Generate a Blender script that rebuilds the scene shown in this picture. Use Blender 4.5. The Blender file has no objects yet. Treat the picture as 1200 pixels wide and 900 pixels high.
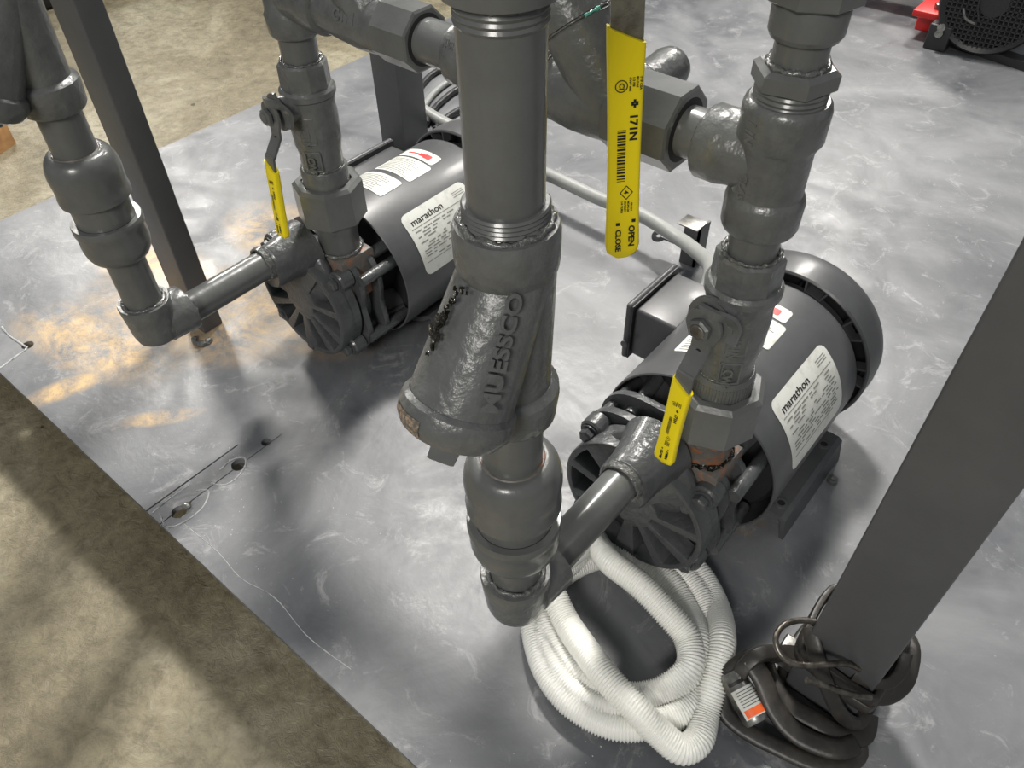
import bpy, bmesh, math, random
from mathutils import Vector, Matrix
random.seed(7)
PI = math.pi
S = bpy.context.scene
COL = S.collection

# ------------------------------------------------------------ camera
cd = bpy.data.cameras.new('camera'); cam = bpy.data.objects.new('camera', cd); COL.objects.link(cam)
F = 920.0
cd.sensor_width = 36.0; cd.lens = F/1200*36; cd.clip_start = .01; cd.clip_end = 60
def _cam():
    Z = Vector((22, 900, F)).normalized()*-1
    Y = Vector((1106, -948, F)).normalized(); Y = (Y-Z*Y.dot(Z)).normalized()
    X = Y.cross(Z)
    return Matrix((X, Y, Z))          # rows: world axes in camera coordinates (x right, y down, z forward)
R = _cam(); CAM = Vector((0, 0, .62))
right = R @ Vector((1, 0, 0)); up = R @ Vector((0, -1, 0)); back = R @ Vector((0, 0, -1))
m = Matrix.Identity(4)
for i in range(3):
    m[i][0] = right[i]; m[i][1] = up[i]; m[i][2] = back[i]; m[i][3] = CAM[i]
cam.matrix_world = m
S.camera = cam
def at(u, v, z=0.):                     # where the sight line of a measured point meets height z
    d = R @ Vector(((u-600)/F, (v-450)/F, 1)); return CAM + d*((z-CAM.z)/d.z)

# ------------------------------------------------------------ world, lamps, exposure
W = bpy.data.worlds.new('world'); S.world = W; W.use_nodes = True
W.node_tree.nodes['Background'].inputs[0].default_value = (.92, .97, 1, 1)
W.node_tree.nodes['Background'].inputs[1].default_value = .25
def lamp(az, el, dist, power, sx, sy, col=(1, .96, .9), target=(-.3, .35, 0), spin=0, spread=180):
    l = bpy.data.lights.new('high_bay_or_fill_light', 'AREA'); l.shape = 'RECTANGLE'; l.size = sx; l.size_y = sy
    l.energy = power; l.color = col; l.spread = math.radians(spread)
    o = bpy.data.objects.new('high_bay_or_fill_light', l); COL.objects.link(o)
    a, e = math.radians(az), math.radians(el); t = Vector(target)
    d = Vector((math.sin(a)*math.cos(e), math.cos(a)*math.cos(e), math.sin(e)))
    o.location = t+d*dist
    o.rotation_euler = (d.to_track_quat('Z', 'Y') @ Matrix.Rotation(math.radians(spin), 3, 'Z').to_quaternion()).to_euler()
lamp(-36, 57, 2.8, 64, .30, .30, spread=150)
lamp(-69, 34, 3.2, 6, .36, .36, target=(-.75, .3, 0), spread=62)
lamp(-16, 37, 3.2, 6.5, .5, .34, target=(-.2, .75, 0), spread=70)
lamp(158, 36, 2.8, 27, .7, .5, spread=150, target=(-.3, .3, .2))  # unseen front fill, added to brighten the faces towards the camera
S.view_settings.view_transform = 'Standard'; S.view_settings.look = 'None'
S.view_settings.gamma = 1; S.view_settings.use_curve_mapping = False
S.view_settings.exposure = 0.0

# ------------------------------------------------------------ materials
def mat(name, col, rough=.5, metal=0, spec=.5, coat=0, bump=None, var=None, sss=0, trans=0):
    """bump = (scale, strength, distance); var = (colour2, scale, low, high)"""
    mt = bpy.data.materials.new(name); mt.use_nodes = True
    nt = mt.node_tree; b = nt.nodes['Principled BSDF']
    b.inputs['Base Color'].default_value = (*col, 1); b.inputs['Roughness'].default_value = rough
    b.inputs['Metallic'].default_value = metal; b.inputs['Specular IOR Level'].default_value = spec
    b.inputs['Coat Weight'].default_value = coat; b.inputs['Coat Roughness'].default_value = .12
    if sss:
        b.inputs['Subsurface Weight'].default_value = sss; b.inputs['Subsurface Radius'].default_value = (.01, .01, .009)
        b.inputs['Subsurface Scale'].default_value = 1
    tc = nt.nodes.new('ShaderNodeTexCoord')
    if var:
        n = nt.nodes.new('ShaderNodeTexNoise'); n.inputs['Scale'].default_value = var[1]; n.inputs['Detail'].default_value = 6
        n.inputs['Roughness'].default_value = .65
        nt.links.new(tc.outputs['Object'], n.inputs['Vector'])
        mr = nt.nodes.new('ShaderNodeMapRange'); mr.inputs[1].default_value = var[2]; mr.inputs[2].default_value = var[3]
        nt.links.new(n.outputs[0], mr.inputs[0])
        mx = nt.nodes.new('ShaderNodeMix'); mx.data_type = 'RGBA'
        mx.inputs[6].default_value = (*col, 1); mx.inputs[7].default_value = (*var[0], 1)
        nt.links.new(mr.outputs[0], mx.inputs[0]); nt.links.new(mx.outputs[2], b.inputs['Base Color'])
    if bump:
        n = nt.nodes.new('ShaderNodeTexNoise'); n.inputs['Scale'].default_value = bump[0]; n.inputs['Detail'].default_value = 5
        nt.links.new(tc.outputs['Object'], n.inputs['Vector'])
        bp = nt.nodes.new('ShaderNodeBump'); bp.inputs['Strength'].default_value = bump[1]; bp.inputs['Distance'].default_value = bump[2]
        nt.links.new(n.outputs[0], bp.inputs['Height']); nt.links.new(bp.outputs[0], b.inputs['Normal'])
    return mt
PAINT = mat('grey_enamel', (.115, .12, .118), .3, bump=(70, .5, .0012), coat=.25, var=((.09, .094, .093), 30, .4, .7))
PAINTR = mat('grey_enamel_on_casting', (.12, .125, .123), .3, bump=(160, .8, .0014), coat=.3, var=((.085, .09, .09), 60, .4, .7))
BLOB = mat('wet_thick_paint', (.1, .103, .1), .2, bump=(260, 1, .003), coat=.6)
DARK = mat('dark_motor_paint', (.062, .064, .068), .4, bump=(60, .2, .0006), coat=.1, var=((.09, .092, .096), 22, .4, .75))
PUMPM = mat('pump_casting_paint', (.062, .066, .068), .3, bump=(220, .7, .0012), coat=.2, var=((.085, .09, .092), 50, .45, .75))
BLACKIN = mat('dark_recess', (.012, .012, .013), .6)
BLACK = mat('black_plastic', (.025, .025, .027), .4, bump=(90, .3, .0006))
YELLOW = mat('yellow_vinyl', (.93, .74, .006), .38, bump=(40, .3, .0008), sss=.05)
INK = mat('black_ink', (.012, .012, .01), .5)
LABEL = mat('white_label', (.66, .67, .63), .4, var=((.5, .5, .46), 60, .5, .7))
LABELPR = mat('grey_print', (.22, .22, .2), .5)
RED = mat('red_print', (.62, .03, .03), .4)
REDM = mat('red_enamel', (.6, .02, .02), .35, bump=(50, .4, .001))
STEEL = mat('worn_steel', (.36, .36, .34), .32, metal=.9, bump=(120, .5, .0008), var=((.14, .13, .12), 60, .4, .65))
RUST = mat('rusty_painted_steel', (.13, .12, .11), .45, bump=(180, .8, .0012), var=((.3, .12, .05), 90, .52, .62))
SCRATCH = mat('chipped_paint_metal', (.02, .02, .018), .2, metal=.8, bump=(700, 1, .003), var=((.5, .48, .42), 420, .56, .62))
HOSE = mat('milky_hose', (.9, .9, .84), .28, sss=.45, spec=.5, coat=.2)
RUBBER = mat('black_rubber', (.022, .02, .018), .42, bump=(60, .5, .002), var=((.05, .044, .038), 30, .45, .7))
HOOK = mat('hook_wire', (.2, .185, .165), .33, metal=.85, bump=(200, .7, .0008), var=((.07, .06, .05), 90, .4, .65))
CABLE = mat('grey_cable', (.3, .31, .3), .4, bump=(30, .2, .001))
ORANGE = mat('orange_print', (.8, .13, .03), .4)
WOOD = mat('wood', (.45, .25, .1), .7, bump=(50, .6, .002), var=((.3, .15, .06), 14, .4, .6))
POST = mat('post_paint', (.078, .08, .084), .42, bump=(120, .35, .0005), coat=.05, var=((.1, .102, .105), 8, .45, .7))
GREEN = mat('green_paint_fleck', (.12, .4, .33), .3, bump=(300, .8, .002))

def plate_mat():
    mt = bpy.data.materials.new('painted_steel_plate'); mt.use_nodes = True
    nt = mt.node_tree; L = nt.links; b = nt.nodes['Principled BSDF']
    tc = nt.nodes.new('ShaderNodeTexCoord')
    def noise(sc, det=6, ro=.6, dist=0, vec=None):
        n = nt.nodes.new('ShaderNodeTexNoise'); n.inputs['Scale'].default_value = sc; n.inputs['Detail'].default_value = det
        n.inputs['Roughness'].default_value = ro; n.inputs['Distortion'].default_value = dist
        L.new(vec or tc.outputs['Object'], n.inputs['Vector']); return n.outputs[0]
    def mr(s, a, c, d=0, e=1):
        r = nt.nodes.new('ShaderNodeMapRange'); r.inputs[1].default_value = a; r.inputs[2].default_value = c
        r.inputs[3].default_value = d; r.inputs[4].default_value = e; L.new(s, r.inputs[0]); return r.outputs[0]
    def mul(a, c, op='MULTIPLY'):
        r = nt.nodes.new('ShaderNodeMath'); r.operation = op; r.use_clamp = True
        for i, q in ((0, a), (1, c)):
            if isinstance(q, (int, float)): r.inputs[i].default_value = q
            else: L.new(q, r.inputs[i])
        return r.outputs[0]
    def mix(f, a, c):
        x = nt.nodes.new('ShaderNodeMix'); x.data_type = 'RGBA'
        L.new(f, x.inputs[0])
        for i, q in ((6, a), (7, c)):
            if isinstance(q, tuple): x.inputs[i].default_value = (*q, 1)
            else: L.new(q, x.inputs[i])
        return x.outputs[2]
    def spot(cx, cy, rx, ry, rot=0):
        mp = nt.nodes.new('ShaderNodeMapping'); mp.vector_type = 'TEXTURE'
        mp.inputs['Location'].default_value = (cx-.2, cy-1.1, 0); mp.inputs['Rotation'].default_value = (0, 0, rot)
        mp.inputs['Scale'].default_value = (rx, ry, 9); L.new(tc.outputs['Object'], mp.inputs['Vector'])
        ln = nt.nodes.new('ShaderNodeVectorMath'); ln.operation = 'LENGTH'; L.new(mp.outputs[0], ln.inputs[0])
        return mr(ln.outputs['Value'], 1.1, .3)
    base = mix(mr(noise(5, 8, .6, 1), .35, .7), (.085, .09, .1), (.225, .23, .24))
    scuff = mul(mr(noise(19, 12, .78, 1.5), .55, .68), .42)
    base = mix(scuff, base, (.5, .5, .5))
    flake = mul(mr(noise(300, 3, .5), .70, .76), mr(noise(7, 3), .52, .68))
    base = mix(flake, base, (.8, .8, .8))
    d = None
    for s in ((-.78, .31, .16, .09, .4), (-.68, .40, .12, .07, 0), (-.83, .2, .13, .05, .2), (-.84, .48, .09, .06, 0), (-.9, .33, .1, .05, .3), (-.78, .14, .05, .018, 1.3), (-.66, .18, .05, .012, .9)):
        q = spot(*s); d = q if d is None else mul(d, q, 'MAXIMUM')
    dust = mul(mul(d, 1.35), mr(noise(17, 12, .8, .4), .41, .6))
    base = mix(mul(dust, .9), base, (.58, .38, .16))
    brown = mul(spot(-.11, .45, .05, .04), mr(noise(40, 5), .5, .65)); base = mix(mul(brown, .4), base, (.2, .14, .07))
    L.new(base, b.inputs['Base Color'])
    L.new(mr(noise(9, 8, .7, 1.5), .35, .65, .34, .6), b.inputs['Roughness'])
    b.inputs['Specular IOR Level'].default_value = .6
    bp = nt.nodes.new('ShaderNodeBump'); bp.inputs['Strength'].default_value = .35; bp.inputs['Distance'].default_value = .0025
    hh = mul(noise(20, 9, .62, .3), mul(flake, .4), 'ADD')
    L.new(hh, bp.inputs['Height']); L.new(bp.outputs[0], b.inputs['Normal'])
    return mt
PLATE = plate_mat()
def floor_mat():
    mt = bpy.data.materials.new('concrete'); mt.use_nodes = True
    nt = mt.node_tree; L = nt.links; b = nt.nodes['Principled BSDF']
    tc = nt.nodes.new('ShaderNodeTexCoord')
    def noise(sc, det, ro, dist=0):
        n = nt.nodes.new('ShaderNodeTexNoise'); n.inputs['Scale'].default_value = sc; n.inputs['Detail'].default_value = det
        n.inputs['Roughness'].default_value = ro; n.inputs['Distortion'].default_value = dist
        L.new(tc.outputs['Object'], n.inputs['Vector']); return n.outputs[0]
    def ramp(s, *st):
        r = nt.nodes.new('ShaderNodeValToRGB'); L.new(s, r.inputs[0])
        e = r.color_ramp.elements
        while len(e) < len(st): e.new(.5)
        for q, (p, c) in zip(e, st): q.position = p; q.color = (*c, 1)
        return r.outputs[0]
    a = ramp(noise(3.2, 10, .66, .6), (.3, (.12, .1, .063)), (.5, (.23, .2, .13)), (.74, (.42, .385, .285)))
    c = ramp(noise(46, 10, .78, .4), (.38, (.55, .53, .5)), (.52, (1, 1, 1)), (.66, (1.35, 1.35, 1.33)))
    x = nt.nodes.new('ShaderNodeMix'); x.data_type = 'RGBA'; x.blend_type = 'MULTIPLY'; x.inputs[0].default_value = .75
    L.new(a, x.inputs[6]); L.new(c, x.inputs[7])
    sp = ramp(noise(17, 5, .55), (.27, (.25, .23, .2)), (.30, (1, 1, 1)))
    y = nt.nodes.new('ShaderNodeMix'); y.data_type = 'RGBA'; y.blend_type = 'MULTIPLY'; y.inputs[0].default_value = 1
    L.new(x.outputs[2], y.inputs[6]); L.new(sp, y.inputs[7])
    L.new(y.outputs[2], b.inputs['Base Color']); b.inputs['Roughness'].default_value = .42
    bp = nt.nodes.new('ShaderNodeBump'); bp.inputs['Strength'].default_value = .6; bp.inputs['Distance'].default_value = .004
    L.new(noise(80, 10, .7, 1), bp.inputs['Height']); L.new(bp.outputs[0], b.inputs['Normal'])
    return mt
CONC = floor_mat()

# ------------------------------------------------------------ builders
ORG = {}
def tag(o, label=None, cat=None, group=None, kind=None):
    if label: o['label'] = label
    if cat: o['category'] = cat
    if group: o['group'] = group
    if kind: o['kind'] = kind
    return o
def thing(name, loc, label, cat, group=None):
    o = bpy.data.objects.new(name, None); COL.objects.link(o); o.empty_display_size = .02
    o.location = loc; ORG[o.name] = Vector(loc)
    return tag(o, label, cat, group)
def part(name, bm, material, parent=None, label=None, ang=33, smooth=True):
    bmesh.ops.recalc_face_normals(bm, faces=bm.faces[:])
    me = bpy.data.meshes.new(name)
    org = ORG[parent.name] if parent else Vector((0, 0, 0))
    if org.length: bmesh.ops.translate(bm, verts=bm.verts[:], vec=-org)
    bm.to_mesh(me); bm.free()
    for p in me.polygons: p.use_smooth = smooth
    if smooth: me.set_sharp_from_angle(angle=math.radians(ang))
    me.materials.append(material)
    o = bpy.data.objects.new(name, me); COL.objects.link(o)
    if parent: o.parent = parent
    ORG[o.name] = org.copy()
    if label: o['label'] = label
    return o
def single(name, bm, material, label, cat, group=None, ang=33):
    """a one-mesh thing: its origin is put at the middle of its base"""
    xs = [v.co for v in bm.verts]
    c = Vector(((min(v.x for v in xs)+max(v.x for v in xs))/2, (min(v.y for v in xs)+max(v.y for v in xs))/2, min(v.z for v in xs)))
    bmesh.ops.translate(bm, verts=bm.verts[:], vec=-c)
    o = part(name, bm, material, None, None, ang); o.location = c; ORG[o.name] = c
    return tag(o, label, cat, group)
def new(): return bmesh.new()
def frame(d):
    d = Vector(d).normalized()
    a = Vector((0, 0, 1)) if abs(d.z) < .95 else Vector((0, 1, 0))
    u = a.cross(d).normalized(); v = d.cross(u)
    return d, u, v
def rev(bm, prof, o, d, seg=40, phase=0, cap=True, wob=0):
    """profile [(t, r)...] turned about the axis from o along d; seg=6 gives a hex"""
    d, u, v = frame(d); o = Vector(o); rings = []
    for t, r in prof:
        ring = []
        for i in range(seg):
            a = phase+2*PI*i/seg
            rr = r*(1+wob*(math.sin(3*a+t*300)*.5+math.sin(7*a-t*500)*.5)) if wob else r
            ring.append(bm.verts.new(o+d*t+(u*math.cos(a)+v*math.sin(a))*rr))
        rings.append(ring)
    for a, b in zip(rings, rings[1:]):
        for i in range(seg):
            j = (i+1) % seg; bm.faces.new((a[i], a[j], b[j], b[i]))
    if cap:
        bm.faces.new(rings[0][::-1]); bm.faces.new(rings[-1])
    return rings
def lp(bm, prof, o, d, **k):           # closed lathe profile (a ring with a bore)
    d_, u, v = frame(d); o = Vector(o); seg = k.get('seg', 40); rings = []
    for t, r in prof:
        rings.append([bm.verts.new(o+d_*t+(u*math.cos(2*PI*i/seg)+v*math.sin(2*PI*i/seg))*r) for i in range(seg)])
    n = len(rings)
    for k2 in range(n):
        a, b = rings[k2], rings[(k2+1) % n]
        for i in range(seg):
            j = (i+1) % seg; bm.faces.new((a[i], a[j], b[j], b[i]))
def hexn(bm, o, d, t0, t1, flat, phase=0, n=6, ch=.0012):
    r = flat/2/math.cos(PI/n)
    rev(bm, [(t0, r-ch*1.5), (t0+ch, r), (t1-ch, r), (t1, r-ch*1.5)], o, d, seg=n, phase=phase)
def catmull(pts, n=10, closed=False):
    P = [Vector(p) for p in pts]; out = []
    N = len(P); rng = range(N if closed else N-1)
    for i in rng:
        if closed: p0, p1, p2, p3 = P[(i-1) % N], P[i], P[(i+1) % N], P[(i+2) % N]
        else: p0, p1, p2, p3 = P[max(i-1, 0)], P[i], P[i+1], P[min(i+2, N-1)]
        for k in range(n):
            t = k/n
            out.append(.5*((2*p1)+(p2-p0)*t+(2*p0-5*p1+4*p2-p3)*t*t+(3*p1-p0-3*p2+p3)*t**3))
    if not closed: out.append(P[-1])
    return out
def resample(P, step):
    out = [P[0].copy()]; acc = 0
    for a, b in zip(P, P[1:]):
        L = (b-a).length
        if L < 1e-9: continue
        while acc+L >= step:
            t = (step-acc)/L; a = a.lerp(b, t); out.append(a.copy()); L = (b-a).length; acc = 0
            if L < 1e-9: break
        acc += L
    return out
def tube(bm, P, r, seg=16, closed=False, sect=None, upv=None):
    """sweep; r number or function(i); sect = list of (a, b) section points (a across, b along the normal)"""
    P = [Vector(p) for p in P]; n = len(P); rings = []; prev = None
    for i in range(n):
        if closed: t = (P[(i+1) % n]-P[i-1]).normalized()
        else: t = (P[min(i+1, n-1)]-P[max(i-1, 0)]).normalized()
        if upv is not None:
            w = upv(i) if callable(upv) else Vector(upv)
            u = t.cross(w).normalized(); v = u.cross(t)
        elif prev is None: _, u, v = frame(t)
        else:
            u = (prev-t*prev.dot(t)).normalized(); v = t.cross(u)
        prev = u; rr = r(i) if callable(r) else r
        if sect: ring = [bm.verts.new(P[i]+u*a+v*b) for a, b in sect]
        else: ring = [bm.verts.new(P[i]+(u*math.cos(2*PI*k/seg)+v*math.sin(2*PI*k/seg))*rr) for k in range(seg)]
        rings.append(ring)
    m_ = len(rings[0])
    for i in range(n if closed else n-1):
        a, b = rings[i], rings[(i+1) % n]
        for k in range(m_):
            j = (k+1) % m_; bm.faces.new((a[k], a[j], b[j], b[k]))
    if not closed: bm.faces.new(rings[0][::-1]); bm.faces.new(rings[-1])
def box(bm, lo, hi, bev=0):
    vs = [bm.verts.new((x, y, z)) for x in (lo[0], hi[0]) for y in (lo[1], hi[1]) for z in (lo[2], hi[2])]
    fs = [(0, 1, 3, 2), (4, 6, 7, 5), (0, 4, 5, 1), (2, 3, 7, 6), (0, 2, 6, 4), (1, 5, 7, 3)]
    F_ = [bm.faces.new([vs[i] for i in f]) for f in fs]
    if bev:
        ed = {e for f in F_ for e in f.edges}
        bmesh.ops.bevel(bm, geom=list(ed), offset=bev, segments=3, affect='EDGES', profile=.5)
def prism(bm, poly, o, u, v, w, depth, bev=0, holes=None):
    """polygon (in u, v) pushed along w; holes = list of polygons cut through"""
    o, u, v, w = Vector(o), Vector(u), Vector(v), Vector(w)
    loops = [poly]+(holes or [])
    edges = []; vsall = []
    for lpz in loops:
        vs = [bm.verts.new(o+u*a+v*b) for a, b in lpz]; vsall.append(vs)
        for i in range(len(vs)): edges.append(bm.edges.new((vs[i], vs[(i+1) % len(vs)])))
    if holes:
        r = bmesh.ops.triangle_fill(bm, use_beauty=True, edges=edges, normal=w)
        faces = [g for g in r['geom'] if isinstance(g, bmesh.types.BMFace)]
    else: faces = [bm.faces.new(vsall[0])]
    r = bmesh.ops.extrude_face_region(bm, geom=faces)
    nv = [g for g in r['geom'] if isinstance(g, bmesh.types.BMVert)]
    bmesh.ops.translate(bm, verts=nv, vec=w*depth)
    if bev:
        nf = [g for g in r['geom'] if isinstance(g, bmesh.types.BMFace)]
        s = set(nf); ed = [e for f in nf for e in f.edges if sum(1 for q in e.link_faces if q in s) == 1]
        bmesh.ops.bevel(bm, geom=list(set(ed)), offset=bev, segments=2, affect='EDGES', profile=.5)
def textbm(s, size, ext=.0003, font_w=0):
    cu = bpy.data.curves.new('t', 'FONT'); cu.body = s; cu.size = size; cu.extrude = ext; cu.align_x = 'LEFT'; cu.resolution_u = 3; cu.offset = font_w
    o = bpy.data.objects.new('t', cu); COL.objects.link(o)
    dg = bpy.context.evaluated_depsgraph_get(); me = o.evaluated_get(dg).to_mesh()
    bm = bmesh.new(); bm.from_mesh(me); bmesh.ops.triangulate(bm, faces=bm.faces[:]); o.evaluated_get(dg).to_mesh_clear()
    bpy.data.objects.remove(o); bpy.data.curves.remove(cu)
    return bm
def merge(bm, other, fn):
    """append other's geometry with each point passed through fn(x, y, z)"""
    mp = {v: bm.verts.new(fn(*v.co)) for v in other.verts}
    for f in other.faces:
        try: bm.faces.new([mp[v] for v in f.verts])
        except ValueError: pass
    other.free()
def circ(r, n=24, cx=0, cy=0, a0=0, a1=2*PI): return [(cx+r*math.cos(a0+(a1-a0)*i/n), cy+r*math.sin(a0+(a1-a0)*i/n)) for i in range(n)]
UP = (0, 0, 1)

# ------------------------------------------------------------ setting: floor and the steel deck
bm = new(); box(bm, (-9, -4, -.15), (9, 12, -.10)); o = part('floor', bm, CONC); o['kind'] = 'structure'
bm = new(); box(bm, (-9.2, -4, -.10), (-9, 12, 4)); o = part('wall_left', bm, mat('wall_paint', (.12, .12, .11), .8)); o['kind'] = 'structure'
bm = new(); box(bm, (-9, 12, -.10), (9, 12.2, 4)); o = part('wall_back', bm, bpy.data.materials['wall_paint']); o['kind'] = 'structure'

deck = thing('skid_deck', (.2, 1.1, -.0065), 'wide grey painted steel plate deck carrying the pumps, posts and hose above the concrete floor', 'platform')
bm = new(); box(bm, (-1.168, .1055, -.0065), (1.6, 2.6, 0))
pl = part('deck_plate', bm, PLATE, deck, ang=20)
cut = new()
for (x, y, r) in ((-.536, .125, .0065), (-.539, .197, .0068), (-.5418, .2333, .0045), (-.883, .148, .006)):
    rev(cut, [(-.02, r*1.15), (.02, r*1.15)], (x, y, 0), UP, seg=18)
box(cut, (-.5625, .1, -.002), (-.5607, .212, .01)); box(cut, (-.5385, .1, -.0012), (-.5373, .25, .01))
cme = bpy.data.meshes.new('c'); bmesh.ops.recalc_face_normals(cut, faces=cut.faces[:]); cut.to_mesh(cme); cut.free()
co = bpy.data.objects.new('c', cme); COL.objects.link(co); co.location = deck.location*0
mdf = pl.modifiers.new('b', 'BOOLEAN'); mdf.object = co; mdf.operation = 'DIFFERENCE'; mdf.solver = 'EXACT'; mdf.use_self = True
bpy.context.view_layer.update()
dg = bpy.context.evaluated_depsgraph_get(); nm = bpy.data.meshes.new_from_object(pl.evaluated_get(dg))
pl.modifiers.clear(); pl.data = nm; bpy.data.objects.remove(co)
for p in nm.polygons: p.use_smooth = False
# raised paint edges round the old mounting pads
EDGE = mat('scuffed_highlit_edge', (.45, .46, .46), .35, bump=(300, .8, .001), var=((.18, .19, .2), 90, .45, .6))  # scuffs, with the white highlights of the ridges put into the colour
def ridge(pts, r=.0008, name='paint_ridge', mt=EDGE):
    b = new(); tube(b, resample(catmull([Vector(p) for p in pts], 8), .003), lambda i: r*(.7+.6*random.random()), 8); return part(name, b, mt or PLATE, deck)
ridge([(-.555, .108, 0), (-.557, .13, 0), (-.556, .15, 0)])
ridge([(-.549, .112, 0), (-.53, .108, 0), (-.522, .122, 0), (-.523, .143, 0), (-.535, .158, 0), (-.545, .15, 0)])
ridge([(-.541, .165, 0), (-.529, .172, 0), (-.527, .185, 0), (-.533, .2, 0), (-.543, .206, 0), (-.55, .196, 0), (-.548, .18, 0)])
ridge([(-.52, .12, 0), (-.47, .122, 0), (-.43, .119, 0), (-.39, .126, 0), (-.34, .121, 0), (-.29, .125, 0)], .0004)
ridge([at(0, 432), at(16, 420), at(31, 409), at(28, 405), at(10, 393), at(2, 383)], .0013)
bm = new(); rev(bm, [(0, .004), (.0025, .0045), (.004, .002)], at(219, 594), (0, .2, 1), seg=10); part('screw_stub', bm, STEEL, deck, 'worn bare screw end in the deck hole')
# frame under the plate
for y in (.2, 1.2, 2.4):
    bm = new(); box(bm, (-1.12, y, -.10), (1.55, y+.05, -.0065)); part('frame_beam', bm, POST, deck)
bm = new()
box(bm, (-1.2, .085, -.052), (-.93, .1, -.046)); box(bm, (-1.2, .085, -.10), (-1.19, .1, -.046)); box(bm, (-1.2, .1, -.052), (-1.1, .2, -.046))
part('lower_bracket', bm, POST, deck, 'dark grey flat bar sticking out below the deck edge')

# ------------------------------------------------------------ pipe pieces
def thread(bm, o, d, t0, t1, r, pitch=.0017, h=.0007):
    pr = []; t = t0; n = max(1, int(abs(t1-t0)/pitch)); s = (t1-t0)/n
    for i in range(n): pr += [(t0+s*i, r), (t0+s*(i+.5), r+h)]
    pr.append((t1, r)); rev(bm, pr, o, d)
def pipe(parent, o, d, t0, t1, r, th=(0, 0), name='pipe', mt=PAINT):
    b = new(); rev(b, [(t0, r), (t1, r)], o, d)
    p = part(name, b, mt, parent)
    for k, (a, c) in enumerate(((t0, t0+th[0]), (t1-th[1], t1))):
        if th[k]: b = new(); thread(b, o, d, a, c, r*1.005); part('thread', b, PAINT, p)
    return p
def weld(parent, o, d, t, r, w=.0025, name='paint_bead', mt=None, seg=48):
    """lumpy ring of sealant and paint at a joint"""
    d_, u, v = frame(d); b = new(); o = Vector(o)
    P = [o+d_*(t+random.uniform(-.3, .3)*w)+(u*math.cos(2*PI*i/seg)+v*math.sin(2*PI*i/seg))*(r+random.uniform(-.25, .3)*w) for i in range(seg)]
    tube(b, P, lambda i: w*random.uniform(.55, 1.1), 7, closed=True)
    return part(name, b, mt or BLOB, parent, ang=80)
def bell(bm, o, d, t0, t1, r0, r1, wall=.0038, flip=False):
    """rounded union shell: shoulder at t0 of radius r0 swelling to r1, rim at t1"""
    L = t1-t0; pr = [(0, r0*.98)]
    for i in range(1, 9):
        a = i/8*PI/2; pr.append(((1-math.cos(a))*L*.45, r0+(r1*.97-r0)*math.sin(a)))
    pr += [(L*.74, r1*.965), (L*.8, r1), (L*.95, r1), (L, r1*.975), (L, r1-wall)]
    if flip: pr = [(L-t, r) for t, r in pr][::-1]
    rev(bm, [(t0+t, r) for t, r in pr], o, d, seg=56)
def elbow(bm, c, a, b, r, R_, la, lb, seg=32, n=10):
    """tube from c+a*la round the corner to c+b*lb"""
    c, a, b = Vector(c), Vector(a).normalized(), Vector(b).normalized()
    P = [c+a*la]; p0, p1 = c+a*R_, c+b*R_
    for i in range(n+1):
        t = i/n; P.append((1-t)**2*p0+2*t*(1-t)*c+t*t*p1)
    P.append(c+b*lb); tube(bm, P, r, seg)

# ------------------------------------------------------------ suction pipe: elbow, twin union, horizontal run
def suction(x, z_top, dz, label, group, zz=(.217, .249, .262, .302)):
    t = thing('suction_pipe', (x, .195, .138), label, 'pipe', group); O = (x, .195, 0)
    ze = .161
    b = new(); elbow(b, (x, .195, ze), (0, 0, 1), (0, 1, 0), .0195, .013, .012, .012)
    rev(b, [(-.016, .0), (-.0148, .012), (-.010, .018), (-.003, .0198), (.006, .0205), (.018, .0215), (.027, .0222), (.029, .0215), (.029, .018)], (x, .195, ze), UP)
    rev(b, [(.008, .0205), (.022, .0213), (.031, .0222), (.033, .0213), (.033, .017)], (x, .195, ze), (0, 1, 0))
    part('elbow', b, PAINTR, t)
    weld(t, (x, .195, ze), UP, .029, .0172, .0022); weld(t, (x, .195, ze), (0, 1, 0), .0335, .0152, .0022)
    pipe(t, O, UP, ze+.015, zz[0]+.008, .0158)
    b = new(); bell(b, O, UP, zz[0], zz[1], .0195, .0272, flip=False)
    part('union_lower_shell', b, PAINT, t)
    b = new(); rev(b, [(zz[1]-.0005, .0245), (zz[1]+.0003, .0215)], O, UP); part('gasket_gap', b, BLACKIN, t)
    pipe(t, O, UP, zz[0]+.01, zz[2]+.01, .0222, name='union_sleeve')
    b = new(); L0 = zz[2]; L1 = zz[3]; L = L1-L0
    pr = [(0, .0222), (0, .0252), (.001, .0266), (.005, .0268), (.008, .0262), (.014, .0262), (.022, .0268)]
    for i in range(1, 9):
        a = i/8*PI/2; pr.append((.022+(L-.022)*math.sin(a), .0185+(.0268-.0185)*math.cos(a)))
    rev(b, [(L0+q, r) for q, r in pr], O, UP, seg=56); part('union_upper_shell', b, PAINT, t)
    b = new(); rev(b, [(L1-.001, .0183), (L1+.0006, .0168)], O, UP); part('union_mouth', b, RUST, t, 'thin rusty ring where the pipe enters the union')
    pipe(t, O, UP, zz[3]-.01, z_top, .0158, th=(0, .009))
    pipe(t, (x, .195, ze-.004), (0, 1, 0), .03, .128, .0142, name='horizontal_pipe', th=(.006, .008))
    return t
# pump ports sit at x = -.17 and -.592
suction(-.17, .345, 0, 'grey suction pipe with twin union and elbow below the central Y strainer', 'suction pipes')
suction(-.590, .378, .026, 'grey suction pipe with twin union and elbow in front of the left post', 'suction pipes', (.239, .274, .293, .332))

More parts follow.
